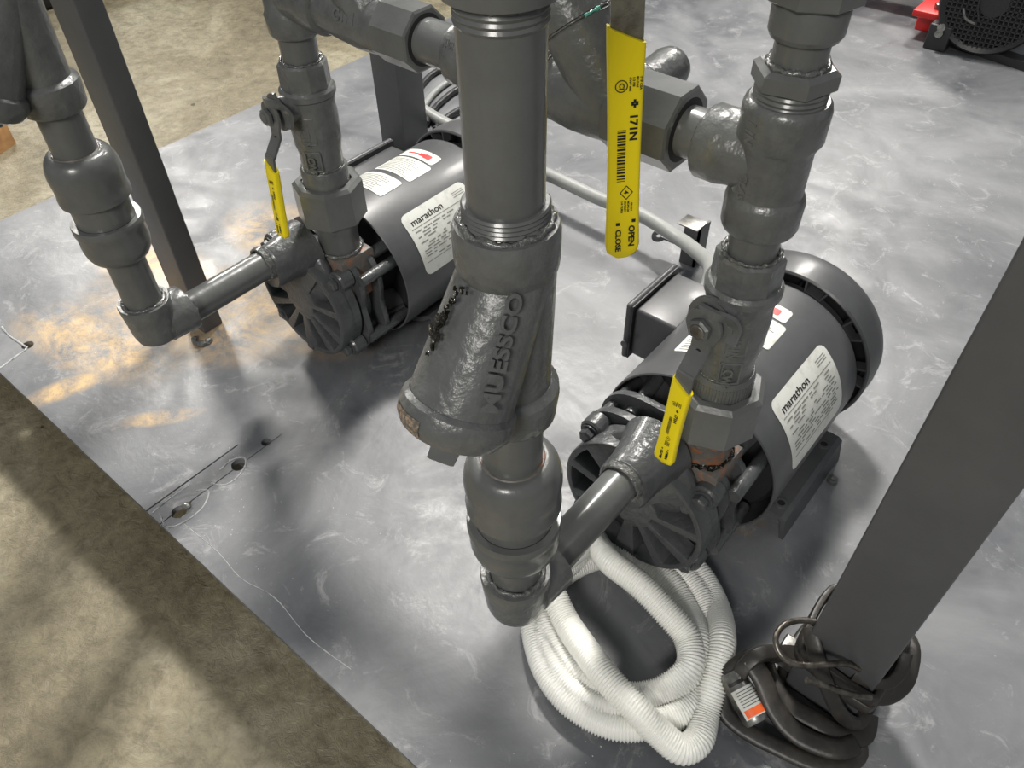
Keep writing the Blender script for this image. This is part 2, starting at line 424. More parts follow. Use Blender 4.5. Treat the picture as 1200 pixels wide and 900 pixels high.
# ------------------------------------------------------------ Y strainer
def strainer(x, dz, text, label, ptop, bl=.0685):
    t = thing('y_strainer', (x, .195, .338+dz), label, 'strainer', 'Y strainers on the suction pipes'); O = Vector((x, .195, dz))
    b = new()
    rev(b, [(.424, .0195), (.427, .0213), (.431, .0218), (.444, .0218), (.447, .0208), (.4475, .0165)], O, UP, seg=48)
    part('inlet_collar', b, PAINTR, t)
    ang = math.radians(29.5); bd = Vector((0, -math.sin(ang), -math.cos(ang))); bo = O+Vector((0, 0, .43))
    # one casting: skin over the straight bore and the slanted screen chamber
    b = new(); d_, u, v = frame(bd)
    ptsv = [bo+bd*bl+(u*math.cos(2*PI*i/40)+v*math.sin(2*PI*i/40))*.0236 for i in range(40)]
    ptsv += [O+Vector((math.cos(2*PI*i/40)*.0204, math.sin(2*PI*i/40)*.0204, .426)) for i in range(40)]
    vv = [b.verts.new(p) for p in ptsv]; r = bmesh.ops.convex_hull(b, input=vv)
    part('screen_chamber', b, PAINTR, t, ang=50)
    b = new(); rev(b, [(.35, .0185), (.428, .0205)], O, UP, seg=40); part('flow_body', b, PAINTR, t)
    b = new(); rev(b, [(.337, .0165), (.337, .0205), (.339, .0218), (.3535, .0232), (.357, .0228), (.359, .0205), (.36, .018)], O, UP, seg=48); part('outlet_collar', b, PAINTR, t)
    b = new(); rev(b, [(bl-.003, .0235), (bl-.001, .0256), (bl+.003, .0264), (bl+.008, .0258), (bl+.013, .0225), (bl+.0145, .019), (bl+.0145, .0)], bo, bd, seg=48, cap=False)
    part('screen_cap', b, PAINTR, t)
    b = new(); rev(b, [(bl+.012, .0125), (bl+.019, .0115), (bl+.020, .009)], bo, bd, seg=32); hexn(b, bo, bd, bl+.018, bl+.028, .0125, n=4, phase=.3)
    part('drain_plug', b, PAINT, t)
    # worn patch on the cap, chipped paint on the chamber
    def surf(px, q, r_):       # point on chamber surface: px across (radians), q along
        k = q/bl; rad = .0204+(.0236-.0204)*k+r_
        c = bo+bd*q
        return c+(Vector((1, 0, 0))*math.sin(px)+Vector((0, -math.cos(ang), math.sin(ang)))*math.cos(px))*rad
    if dz == 0:
        b = new(); rows = []
        for i in range(9):
            a = -.75+i*.1; rows.append([b.verts.new(bo+bd*(bl+q)+(Vector((1, 0, 0))*math.sin(a)+Vector((0, -math.cos(ang), math.sin(ang)))*math.cos(a))*rr) for q, rr in ((.0035, .0267), (.0078, .0262), (.0118, .0240))])
        for a_, c_ in zip(rows, rows[1:]):
            for k in range(2): b.faces.new((a_[k], a_[k+1], c_[k+1], c_[k]))
        part('worn_patch', b, mat('bare_brown_patch', (.13, .12, .1), .4, var=((.42, .3, .22), 500, .45, .6), bump=(300, 1, .003)), t, 'brownish patch of worn paint')
        b = new()
        for (a, q, s) in [(-.18, .016, .0012), (-.2, .021, .0015), (-.23, .026, .0018), (-.3, .031, .0032), (-.42, .033, .0036), (-.36, .037, .003), (-.5, .036, .0026), (-.28, .029, .0024), (-.33, .042, .0015), (-.38, .045, .001), (-.05, .014, .001), (.02, .0155, .0008)]:
            for _ in range(4):
                c = surf(a+random.uniform(-.05, .05), q+random.uniform(-.0015, .0015), 0)
                n_ = bmesh.ops.create_icosphere(b, subdivisions=2, radius=s*random.uniform(.35, .8))['verts']
                bmesh.ops.translate(b, verts=n_, vec=c)
                nn_ = (surf(a, q, .01)-surf(a, q, 0)).normalized()
                for w_ in n_: dv = (w_.co-c)*random.uniform(.5, 1.5); w_.co = c+dv*1.25-nn_*dv.dot(nn_)*.9+nn_*.0005
        part('chipped_paint', b, SCRATCH, t, 'shiny black and bare-metal chip in the paint', ang=10)
    # raised cast letters, reading up the chamber
    n_ = len(text); b = new(); size = .0125
    tb = textbm(text, size, .0009, .0003); w_ = max(vv.co.x for vv in tb.verts)
    sc = .050/w_; a0 = .92 if dz == 0 else .95
    def f(px, py, pz):
        return surf(a0-(py/size*.40-.2)-.12*(px*sc/.06-.5), bl-.010-px*sc, .0005+.0030*(1-px*sc/.05)**2+pz)
    merge(b, tb, f); part('cast_lettering', b, PAINTR, t)
    # straight pipe above
    b = new(); thread(b, O, UP, .446, .456, .0168); part('thread', b, PAINT, t)
    weld(t, O, UP, .4475, .0178, .0021)
    return t
strainer(-.17, 0, 'MUESSCO', 'big grey cast Y strainer hanging in the centre foreground with chipped paint and raised letters', .6)
strainer(-.590, .028, 'MUESSCO', 'grey cast Y strainer at the top left corner, cut by the frame', .6, .078)
for x, z0, z1, lab in ((-.17, .452, .60, 'thick straight grey pipe rising from the central Y strainer to the top edge'), (-.590, .48, .60, 'grey pipe above the top left strainer')):
    t = thing('riser_pipe', (x, .195, z0), lab, 'pipe')
    pipe(t, (x, .195, 0), UP, z0, z1-(.071 if x > -.3 else 0), .0152 if x > -.3 else .0158)
    if x > -.3:
        b = new(); thread(b, (x, .195, 0), UP, .522, .531, .0153, .0022, .0006); part('thread', b, PAINT, t)
        b = new(); rev(b, [(.5305, .0165), (.531, .0195), (.545, .021), (.6, .021)], (x, .195, 0), UP); part('coupling', b, PAINT, t)
        weld(t, (x, .195, 0), UP, .531, .0163, .0013)

# ------------------------------------------------------------ the pump with its motor (built once at the right, copied left)
XC, ZC = -.17, .089
def polar(r, a, y): return Vector((XC+r*math.sin(a), y, ZC+r*math.cos(a)))
def patch(bm, a0, a1, y0, y1, r, n=14, rc=.005, th=.0003):
    """rounded label laid on the motor shell, angles in degrees from the top towards +X"""
    a0, a1 = math.radians(a0), math.radians(a1); w = (a1-a0)*r; h = y1-y0; pts = []
    for cx, cy, s in ((w-rc, h-rc, 0), (rc, h-rc, 1), (rc, rc, 2), (w-rc, rc, 3)):
        for i in range(5):
            q = (s+i/4)*PI/2; pts.append((cx+rc*math.cos(q), cy+rc*math.sin(q)))
    # strips across the angle
    xs = sorted({round(p[0], 7) for p in pts} | {w*i/n for i in range(n+1)})
    def ext(x):
        if x < rc: d = rc-x
        elif x > w-rc: d = x-(w-rc)
        else: return 0, h
        k = rc-math.sqrt(max(0, rc*rc-d*d)); return k, h-k
    prev = None
    for x in xs:
        lo, hi = ext(x); a = a0+x/r
        q = [bm.verts.new(polar(rr, a, y0+yy)) for rr, yy in ((r, lo), (r+th, lo), (r+th, hi), (r, hi))]
        if prev:
            for k in range(4): bm.faces.new((prev[k], prev[(k+1) % 4], q[(k+1) % 4], q[k]))
        prev = q
def pump():
    t = thing('pump', (XC, .45, 0), 'R', 'pump')
    Y = (0, 1, 0); A = (XC, 0, ZC); r0 = .0825
    # motor shell, open lip at the front
    b = new(); lp(b, [(.423, .0805), (.4225, .0815), (.4235, r0), (.582, r0), (.5865, .0805), (.588, .077), (.588, .072), (.606, .070), (.606, .03), (.60, .03), (.60, .066), (.583, .07), (.583, .0765), (.45, .079)], A, Y, seg=96)
    shell = part('motor_shell', b, DARK, t)
    b = new(); rev(b, [(.445, .074), (.449, .0785), (.455, .079)], A, Y, seg=64); rev(b, [(.41, .03), (.43, .034), (.446, .04)], A, Y)
    part('motor_end_bell', b, BLACK, t)
    # fan cover: ring, spokes between ring and shell, rear grille
    b = new(); lp(b, [(.596, .0852), (.5955, .0868), (.597, .0885), (.62, .0888), (.63, .0878), (.636, .0855), (.6385, .082), (.6385, .076), (.6365, .076), (.6345, .081), (.629, .0845)], A, Y, seg=96)
    fc = part('fan_cover', b, DARK, t)
    for k in range(10):
        a = 2*PI*(k+.35)/10
        for da in (-.1, .1):
            b = new(); c0, c1 = polar(.0725, a+da, .596), polar(.0862, a+da*1.25, .596)
            n_ = (c1-c0).normalized(); s = n_.cross(Vector((0, 1, 0)))*.0009
            prism(b, [(0, 0), (1, 0), (1, 1), (0, 1)], c0-s, c1-c0, Vector((0, .012, 0)), s.normalized(), .0018)
            part('rib', b, DARK, fc)
        b = new(); c0, c1 = polar(.0740, a-.1, .5965), polar(.0740, a+.1, .5965)
        s = ((c0+c1)/2-Vector((XC, .5985, ZC))).normalized()
        prism(b, [(0, 0), (1, 0), (1, 1), (0, 1)], c0, c1-c0, Vector((0, .012, 0)), s, .0012); part('rib', b, DARK, fc)
    b = new()
    rev(b, [(.634, .0765), (.636, .0765)], A, Y, seg=64)
    for k in range(28):
        a = 2*PI*k/28; c0, c1 = polar(.02, a, .6365), polar(.078, a, .6365); s = (c1-c0).normalized().cross(Vector((0, 1, 0)))*.0012
        prism(b, [(0, 0), (1, 0), (1, 1), (0, 1)], c0-s, c1-c0, s*2, Vector((0, 1, 0)), .002)
    for rr in (.035, .05, .064): lp(b, [(.6365, rr-.001), (.6385, rr-.001), (.6385, rr+.001), (.6365, rr+.001)], A, Y, seg=64)
    part('grille', b, BLACK, fc)
    b = new(); rev(b, [(.607, .012), (.63, .012)], A, Y)
    for k in range(6):
        a = 2*PI*k/6; c0, c1 = polar(.01, a, .612), polar(.068, a, .612)
        s = (c1-c0).normalized().cross(Vector((0, 1, 0)))*.001
        prism(b, [(0, 0), (1, 0), (1, 1), (0, 1)], c0, c1-c0, Vector((0, .018, 0)), s.normalized(), .002)
    part('fan', b, BLACK, t)
    # foot: two bent-plate feet with slotted bosses
    base = None
    for s in (1, -1):
        b = new()
        poly = [(.035, .010), (.052, .019), (.066, .028), (.086, .028), (.0905, .025), (.0945, .0), (.0905, .0), (.087, .022), (.084, .024), (.068, .024), (.054, .013), (.037, .005)]
        prism(b, [(q*s, z) for q, z in poly], (XC, .461, 0), (1, 0, 0), (0, 0, 1), Y, .124, bev=.0015)
        base = part('foot', b, DARK, t, ang=25)
        for yy in (.475, .565):
            b = new(); lp(b, [(.0278, .0035), (.0278, .0062), (.0297, .0058), (.0297, .0035)], (XC+s*.079, yy, 0), UP, seg=20); part('boss', b, DARK, base)
            b = new(); rev(b, [(.0279, .0037), (.0287, .0037)], (XC+s*.079, yy, 0), UP, seg=16); part('hole', b, BLACKIN, base)
        b = new(); rev(b, [(0, .0052), (.004, .0052), (.0045, .0042)], (XC+s*.101, .553, 0), UP, seg=18); hexn(b, (XC+s*.101, .553, 0), UP, .004, .008, .0065); part('anchor_bolt', b, PAINT, base)
    # junction box on the far side
    b = new(); box(b, (-.293, .524, .060), (-.244, .601, .120), .004); jb = part('junction_box', b, DARK, t)
    b = new(); box(b, (-.301, .519, .055), (-.2935, .606, .126), .0035); part('box_cover', b, DARK, jb)
    b = new(); box(b, (-.2938, .5205, .0565), (-.2925, .6045, .1245)); part('gasket', b, BLACK, jb)
    b = new(); rev(b, [(0, .004), (.0022, .004), (.003, .002)], (-.2955, .517, .078), (0, -1, 0), seg=14); part('cover_screw', b, DARK, jb)
    b = new(); rev(b, [(0, .011), (.004, .0125), (.01, .0125), (.012, .0095)], (-.262, .6, .1), Y, seg=20); part('cable_gland', b, CABLE, jb)
    # labels
    b = new(); patch(b, 35, 84, .453, .549, r0+.0002, rc=.008); pl_ = part('nameplate', b, LABEL, t, 'large white curved nameplate label with printed name and rating lines')
    b = new(); tb = textbm('marathon', .0125, .0001, .0001); w_ = max(v.co.x for v in tb.verts); sc = .047/w_
    merge(b, tb, lambda x, y, z: polar(r0+.0007+z, math.radians(45.5-y/r0*57.3*.8), .461+x*sc)); part('lettering', b, INK, pl_, 'black printed name')
    b = new()
    def bar(aa, y0, y1, w=.5, bm_=None): patch(bm_ or b, aa, aa+w, y0, y1, r0+.0005, n=1, rc=.0001, th=.0002)
    bar(47.5, .458, .545, .4); bar(74, .458, .53, .4)
    for i in range(11):
        aa = 50+i*2.15; y = .46
        while y < .54:
            L_ = random.uniform(.003, .012)
            if random.random() < .72: bar(aa, y, min(y+L_, .543), .8)
            y += L_+random.uniform(.001, .004)
    for i in range(3): bar(40+i*1.6, .527, .543, .5)
    part('small_print', b, LABELPR, pl_)
    b = new(); patch(b, -25, 12, .535, .553, r0+.0002, rc=.003); ar = part('arrow_label', b, LABEL, t, 'small white label with a red rotation arrow')
    b = new(); patch(b, -18, 2, .5425, .5445, r0+.0006, n=8, rc=.0005, th=.0002); patch(b, -1, 6, .5395, .5475, r0+.0006, n=8, rc=.002, th=.0002); patch(b, -6, -1, .541, .546, r0+.0006, n=4, rc=.0005, th=.0002)
    part('arrow', b, RED, ar)
    for a0, a1, y0, y1 in ((-25, 15, .497, .532), (-32, 13, .457, .490)):
        b = new(); patch(b, a0, a1, y0, y1, r0+.0002, rc=.003); wl = part('instruction_label', b, LABEL, t)
        b = new(); yy = y0+.003
        while yy < y1-.003:
            patch(b, a0+3, a1-3-random.uniform(0, 12), yy, yy+.0009, r0+.0005, n=6, rc=.0003, th=.0002); yy += .003
        part('small_print', b, LABELPR, wl)
    # bracket from motor to pump with open sides
    b = new(); N = 64
    for k in range(4):
        a = PI/4+k*PI/2
        c0, c1 = polar(.060, a, .395), polar(.066, a, .442)
        tube(b, [c0, c1], .0065, 14)
        c0, c1 = polar(.046, a, .40), polar(.058, a, .445); d_, u, v = frame(c1-c0)
        tube(b, [c0, c1], .0, sect=[(-.004, -.016), (.004, -.016), (.004, .016), (-.004, .016)], upv=tuple((c0-Vector((XC, .40, ZC))).normalized()))
    rev(b, [(.385, .04), (.40, .045), (.41, .03)], A, Y, seg=48)
    part('bracket', b, PUMPM, t)
    for a in (1.05, -1.05, 2.2, -2.2):
        b = new(); rev(b, [(.38, .0062), (.436, .0062), (.438, .005)], (polar(.072, a, 0).x, 0, polar(.072, a, 0).z), Y, seg=20); part('stud', b, PUMPM, t)
    XP, ZP = -.176, .084; AP = (XP, 0, ZP)
    # casing: two flanges with ears, volute, square outlet boss
    def flange(y0, y1, r, ear, name):
        poly = []; XC, ZC = XP, ZP
        for i in range(96):
            a = 2*PI*i/96; e = 0
            for q in (50, 130, 230, 310):
                d = abs((a-math.radians(q)+PI) % (2*PI)-PI)
                if d < .7: e = max(e, math.cos(d/.7*PI/2)**1.6)
            rr = r+ear*e; poly.append((rr*math.sin(a), rr*math.cos(a)))
        b = new(); prism(b, poly, (XC, y0, ZC), (1, 0, 0), (0, 0, 1), Y, y1-y0, bev=.0016); return part(name, b, PUMPM, t, ang=40)
    flange(.401, .408, .0665, .013, 'rear_flange'); flange(.378, .386, .063, .0150, 'front_flange')
    b = new(); rev(b, [(.368, .05), (.372, .056), (.378, .058), (.385, .058), (.397, .056), (.402, .05)], AP, Y, seg=64); part('volute', b, PUMPM, t)
    b = new(); prism(b, [(-.024, -.021), (.024, -.021), (.024, .021), (-.024, .021)], (-.143, .39, .095), (1, 0, 0), Y, UP, .052, bev=.003)
    part('outlet_boss', b, RUST, t, 'square cast outlet pad with rust at the joint')
    # front cover with ribs and dark windows between them
    CY0, CY1 = .3475, .3635
    def win(a0, a1, ri, ro, rc=.004):
        pts = []
        n = 10
        for i in range(n+1): a = a0+.03+(a1-a0-.06)*i/n; pts.append((ro*math.sin(a), ro*math.cos(a)))
        for i in range(n+1): a = a1-.09-(a1-a0-.18)*i/n; pts.append((ri*math.sin(a), ri*math.cos(a)))
        cx = sum(p[0] for p in pts)/len(pts); cy = sum(p[1] for p in pts)/len(pts)
        return pts
    wins = [win(math.radians(a0), math.radians(a1), ri, .0605) for a0, a1, ri in
            ((38, 76, .027), (82, 112, .02), (119, 143, .021), (150, 172, .022), (188, 211, .022), (218, 242, .021), (249, 278, .024), (285, 312, .032))]
    b = new(); prism(b, circ(.0665, 96), (XP, CY1, ZP), (1, 0, 0), UP, (0, -1, 0), CY1-CY0, bev=.0022, holes=wins); cv = part('cover', b, PUMPM, t, ang=35)
    b = new(); lp(b, [(.362, .0655), (.374, .066), (.374, .0615), (.362, .0615)], AP, Y, seg=64); part('cover_back', b, PUMPM, cv)
    b = new(); rev(b, [(.3655, .062), (.367, .0625)], AP, Y, seg=64); part('cover_floor', b, BLACK, cv)  # black puts the shade inside the windows into the colour
    b = new(); rev(b, [(.351, .013), (.353, .020), (.366, .026)], AP, Y, seg=40); part('hub', b, PUMPM, cv)
    for a in (58, 97, 131):
        b = new(); p = polar(.043, math.radians(a), .3555); bmesh.ops.create_icosphere(b, subdivisions=3, radius=.0065, matrix=Matrix.Translation(p+Vector((0, .004, 0)))); part('stud_tip', b, PUMPM, cv)
    # inlet neck rising from the cover
    Pz = .155
    b = new(); rev(b, [(.318, .0165), (.3165, .0195), (.319, .0212), (.335, .0222), (.348, .0245), (.366, .030)], (XC, 0, Pz-.006), Y, seg=40)
    bmesh.ops.create_uvsphere(b, u_segments=40, v_segments=20, radius=1, matrix=Matrix.Translation((XC-.002, .3625, .122)) @ Matrix.Diagonal((.043, .014, .040, 1)))
    part('inlet_neck', b, PUMPM, t, ang=60)
    b = new(); lp(b, [(.3135, .0145), (.3135, .0172), (.318, .0178), (.318, .0145)], (XC, 0, .157), Y, seg=40); part('collar', b, BLOB, t)
    weld(t, (XC, 0, .157), Y, .3135, .0158, .0017)
    # cover ears and hex bolts
    for a in (50, 130, 230, 310):
        r_ = .069; p = polar(r_, math.radians(a), 0)+Vector((-.006, 0, -.005))
        b = new(); rev(b, [(.361, .0098), (.363, .0112), (.376, .0115)], (p.x, 0, p.z), Y, seg=28); part('ear', b, PUMPM, t)
        b = new(); rev(b, [(.3595, .0085), (.361, .0085)], (p.x, 0, p.z), Y, seg=24); hexn(b, (p.x, 0, p.z), Y, .3525, .3597, .0118, phase=.4); part('bolt', b, PUMPM, t)
    for a in (183, 228):
        p = polar(.0645, math.radians(a), 0)+Vector((-.006, 0, -.005)); b = new(); hexn(b, (p.x, 0, p.z), Y, .346, .353, .009); rev(b, [(.349, .0085), (.365, .0085)], (p.x, 0, p.z), Y, seg=20); part('bolt', b, PUMPM, t)
    return t
P1 = pump()
P1['label'] = 'dark grey centrifugal pump and motor at the right, behind the white hose coil'; P1['group'] = 'close-coupled pumps'
def copy_tree(o, parent=None):
    c = o.copy(); COL.objects.link(c)
    if parent: c.parent = parent
    for ch in o.children: copy_tree(ch, c)
    return c
P2 = copy_tree(P1); P2.location = (P1.location.x-.422, P1.location.y, 0)
P2['label'] = 'dark grey centrifugal pump and motor at the left, partly hidden by the central strainer'
for c in P2.children:
    if c.name.startswith('outlet_boss'): c['label'] = 'square cast outlet pad'

# ------------------------------------------------------------ unions on the pump outlets
def union(x, dz, label, rusty):
    t = thing('pipe_union', (x, .39, .147), label, 'pipe fitting', 'pipe unions on the pump outlets'); O = (x, .39, dz)
    b = new(); rev(b, [(.142-dz, .0205), (.165, .0205), (.172, .024), (.182, .026)], O, UP); part('tailpiece', b, RUST if rusty else PAINT, t)
    weld(t, (x, .39, 0), UP, .149, .0212, .0026, mt=SCRATCH if rusty else BLOB)
    b = new(); lp(b, [(.1805, .018), (.1805, .0305), (.183, .0335), (.2185, .0335), (.2215, .0300), (.2215, .0245), (.214, .0235)], O, UP, seg=8)
    for v in b.verts: pass
    part('union_nut', b, PAINT, t, ang=20)
    b = new(); lp(b, [(.2145, .0232), (.2195, .0232), (.2195, .0272), (.2145, .0272)], O, UP); part('seat_ring', b, RUST, t, 'thin rust-edged ring')
    b = new(); n = 60; pr = []
    rev(b, [(.214, .0222), (.2355, .0222), (.2375, .021), (.2375, .016)], O, UP, seg=60)
    if rusty:
        for i in range(60):
            a = 2*PI*i/60; c = Vector((x+.0222*math.cos(a), .39+.0222*math.sin(a), dz+.222)); box(b, (c.x-.0005, c.y-.0005, dz+.217), (c.x+.0005, c.y+.0005, dz+.233))
    part('knurled_collar', b, PAINT if rusty else PAINTR, t)
    weld(t, (x, .39, 0), UP, .2375+dz, .0185, .0018, mt=BLOB)
union(-.143, 0, 'large octagonal pipe union with rusty rings on the right pump outlet', True)
union(-.566, .004, 'large octagonal pipe union on the left pump outlet', False)

# ------------------------------------------------------------ ball valves
def handle_print(b, fn, big):
    """text runs down the grip; fn(s, w) -> point, s metres from the top of the grip, w across from the middle, letters' tops towards +w"""
    def put(txt, size, s0, w0, fw=.0001, squash=1):
        tb = textbm(txt, size, .00005, fw); merge(b, tb, lambda x, y, z: fn(s0+x*squash, (w0+y)*(.84 if big else .9), .0001+z))
    k = 1 if big else .56
    put('171N', .0062*k, .032*k, .0012*k, .0002)
    for i, w in enumerate((.0072, .0052, .0032, .0012)): put(('TYP CSA', 'BS.GAS', '1/2 PSI', 'CWP 600')[i], .0017*k, .014*k, w*k-.001, .00005)
    # ring mark and square mark
    for q in range(20):
        a = 2*PI*q/20; c = (.018*k+.0028*k*math.cos(a), -.0035*k+.0028*k*math.sin(a))
        a2 = 2*PI*(q+1)/20; c2 = (.018*k+.0028*k*math.cos(a2), -.0035*k+.0028*k*math.sin(a2))
        quad(b, fn, c, c2, .0005*k)
    tb = textbm('CI', .0034*k, .00005, .0001); merge(b, tb, lambda x, y, z: fn(.0165*k+x, -.0045*k+y, .0001+z))
    for ds, dw in ((-.0011, 0), (.0011, 0), (0, -.0011), (0, .0011)): quad(b, fn, (.027*k+ds*k-.001*k, .003*k+dw*k), (.027*k+ds*k+.001*k, .003*k+dw*k), .0012*k)
    random.seed(3); s = .040*k
    while s < .068*k:
        w = random.choice((.0004, .0007, .0011))*k; quad(b, fn, (s, -.0030*k), (s+w, -.0030*k), .0042*k); s += w+random.choice((.0005, .0008))*k
    # diamond mark
    D = [(.071, 0), (.075, .0032), (.079, 0), (.075, -.0032)]
    for i in range(4): quad(b, fn, tuple(q*k for q in D[i]), tuple(q*k for q in D[(i+1) % 4]), .0005*k)
    put('4', .004*k, .0738*k, -.0014*k)
    for i, w in enumerate((.0028, .0008, -.0012, -.0032)): put(('1 EN 331', 'MOP5-20', 'CUTOFF', '1/4 TURN')[i], .0017*k, .08*k, w*k, .00005)
    put('OPEN', .0052*k, .0955*k, .0022*k, .0002); put('CLOSE', .0048*k, .0975*k, -.0062*k, .0002)
    for ds, dw in ((.0925, .0042), (.094, -.0042)): quad(b, fn, (ds*k-.001*k, dw*k), (ds*k+.001*k, dw*k), .002*k)
def quad(b, fn, p, q, w):
    dx, dy = q[0]-p[0], q[1]-p[1]; L = math.hypot(dx, dy) or 1; nx, ny = -dy/L*w/2, dx/L*w/2
    vs = [b.verts.new(fn(a, c, .0002)) for a, c in ((p[0]-nx, p[1]-ny), (q[0]-nx, q[1]-ny), (q[0]+nx, q[1]+ny), (p[0]+nx, p[1]+ny))]
    b.faces.new(vs)
def lever(t, c, n, zs, s_in, width, grip0, grip1, big=False, lean=0, sway=0):
    """flat lever from the stem at height c.z bending outward and hanging down; widths narrow at the bend"""
    c = Vector(c); n = Vector(n).normalized(); side = n.cross(Vector(UP)).normalized()
    pts = [c+n*s_in+Vector((0, 0, .012)), c+n*s_in+Vector((0, 0, -.016)), c+n*(s_in+.002)+Vector((0, 0, -.022)), c+n*(s_in+.010)+Vector((0, 0, -.034)), c+n*(s_in+.0125)+Vector((0, 0, -.042))]
    end = c+n*(s_in+.0125+lean)+Vector((0, 0, -grip1))+side*sway; pts.append(end)
    P = catmull(pts, 8); wd = width*.42
    b = new()
    tube(b, P, 0, sect=[(-wd, -.0012), (wd, -.0012), (wd, .0012), (-wd, .0012)], upv=tuple(n))
    lv = part('lever', b, STEEL if big else PAINT, t, ang=30)
    g0 = c+n*(s_in+.0125)+Vector((0, 0, -.046)); g0 = g0.lerp(end, (grip0-.046)/(grip1-.046)); L = (end-g0).length; gd = (end-g0).normalized()
    nn = side.cross(gd).normalized(); side = gd.cross(nn).normalized() if gd.cross(nn).dot(side) > 0 else nn.cross(gd).normalized()
    if nn.dot(n) < 0: nn = -nn
    ws = []
    b = new(); rings = []; K = 26
    for i in range(K+1):
        s = i/K*(L+.004); q = i/K
        w = width/2*(1-.08*math.sin(min(1, q/.85)*PI)); 
        if q > .82: w = width/2*(1.0+.07*(q-.82)/.18)
        if q > .93: w *= math.sqrt(max(.12, 1-((q-.93)/.075)**2))
        th = .0036*(1 if q < .95 else 1-.6*(q-.95)/.05)
        ring = []
        for k in range(20):
            a = 2*PI*k/20; ca, sa = math.cos(a), math.sin(a)
            x = w*math.copysign(abs(ca)**.35, ca); y = th*math.copysign(abs(sa)**.55, sa)
            sl = (x/w*.5+.5)*-.009 if i == 0 else 0       # slanted mouth
            ring.append(b.verts.new(g0+gd*(s+sl)+side*x+nn*y))
        rings.append(ring)
    for a_, c_ in zip(rings, rings[1:]):
        for k in range(20): b.faces.new((a_[k], a_[(k+1) % 20], c_[(k+1) % 20], c_[k]))
    b.faces.new(rings[0][::-1]); b.faces.new(rings[-1])
    gp = part('grip', b, YELLOW, lv, 'yellow vinyl grip', ang=50)
    b = new(); sg = -1
    handle_print(b, lambda s, w, z: g0+gd*s+side*(w*sg-.001)+nn*(.00375+z), big)
    part('print', b, INK, lv, 'black printing on the yellow grip', smooth=False)
    b = new(); p = c+n*(s_in+.0013)+Vector((0, 0, -.021)); rev(b, [(0, .0022), (.0006, .0022)], p+n*.0002, n, seg=14); part('hole', b, BLACKIN, lv)
    return lv
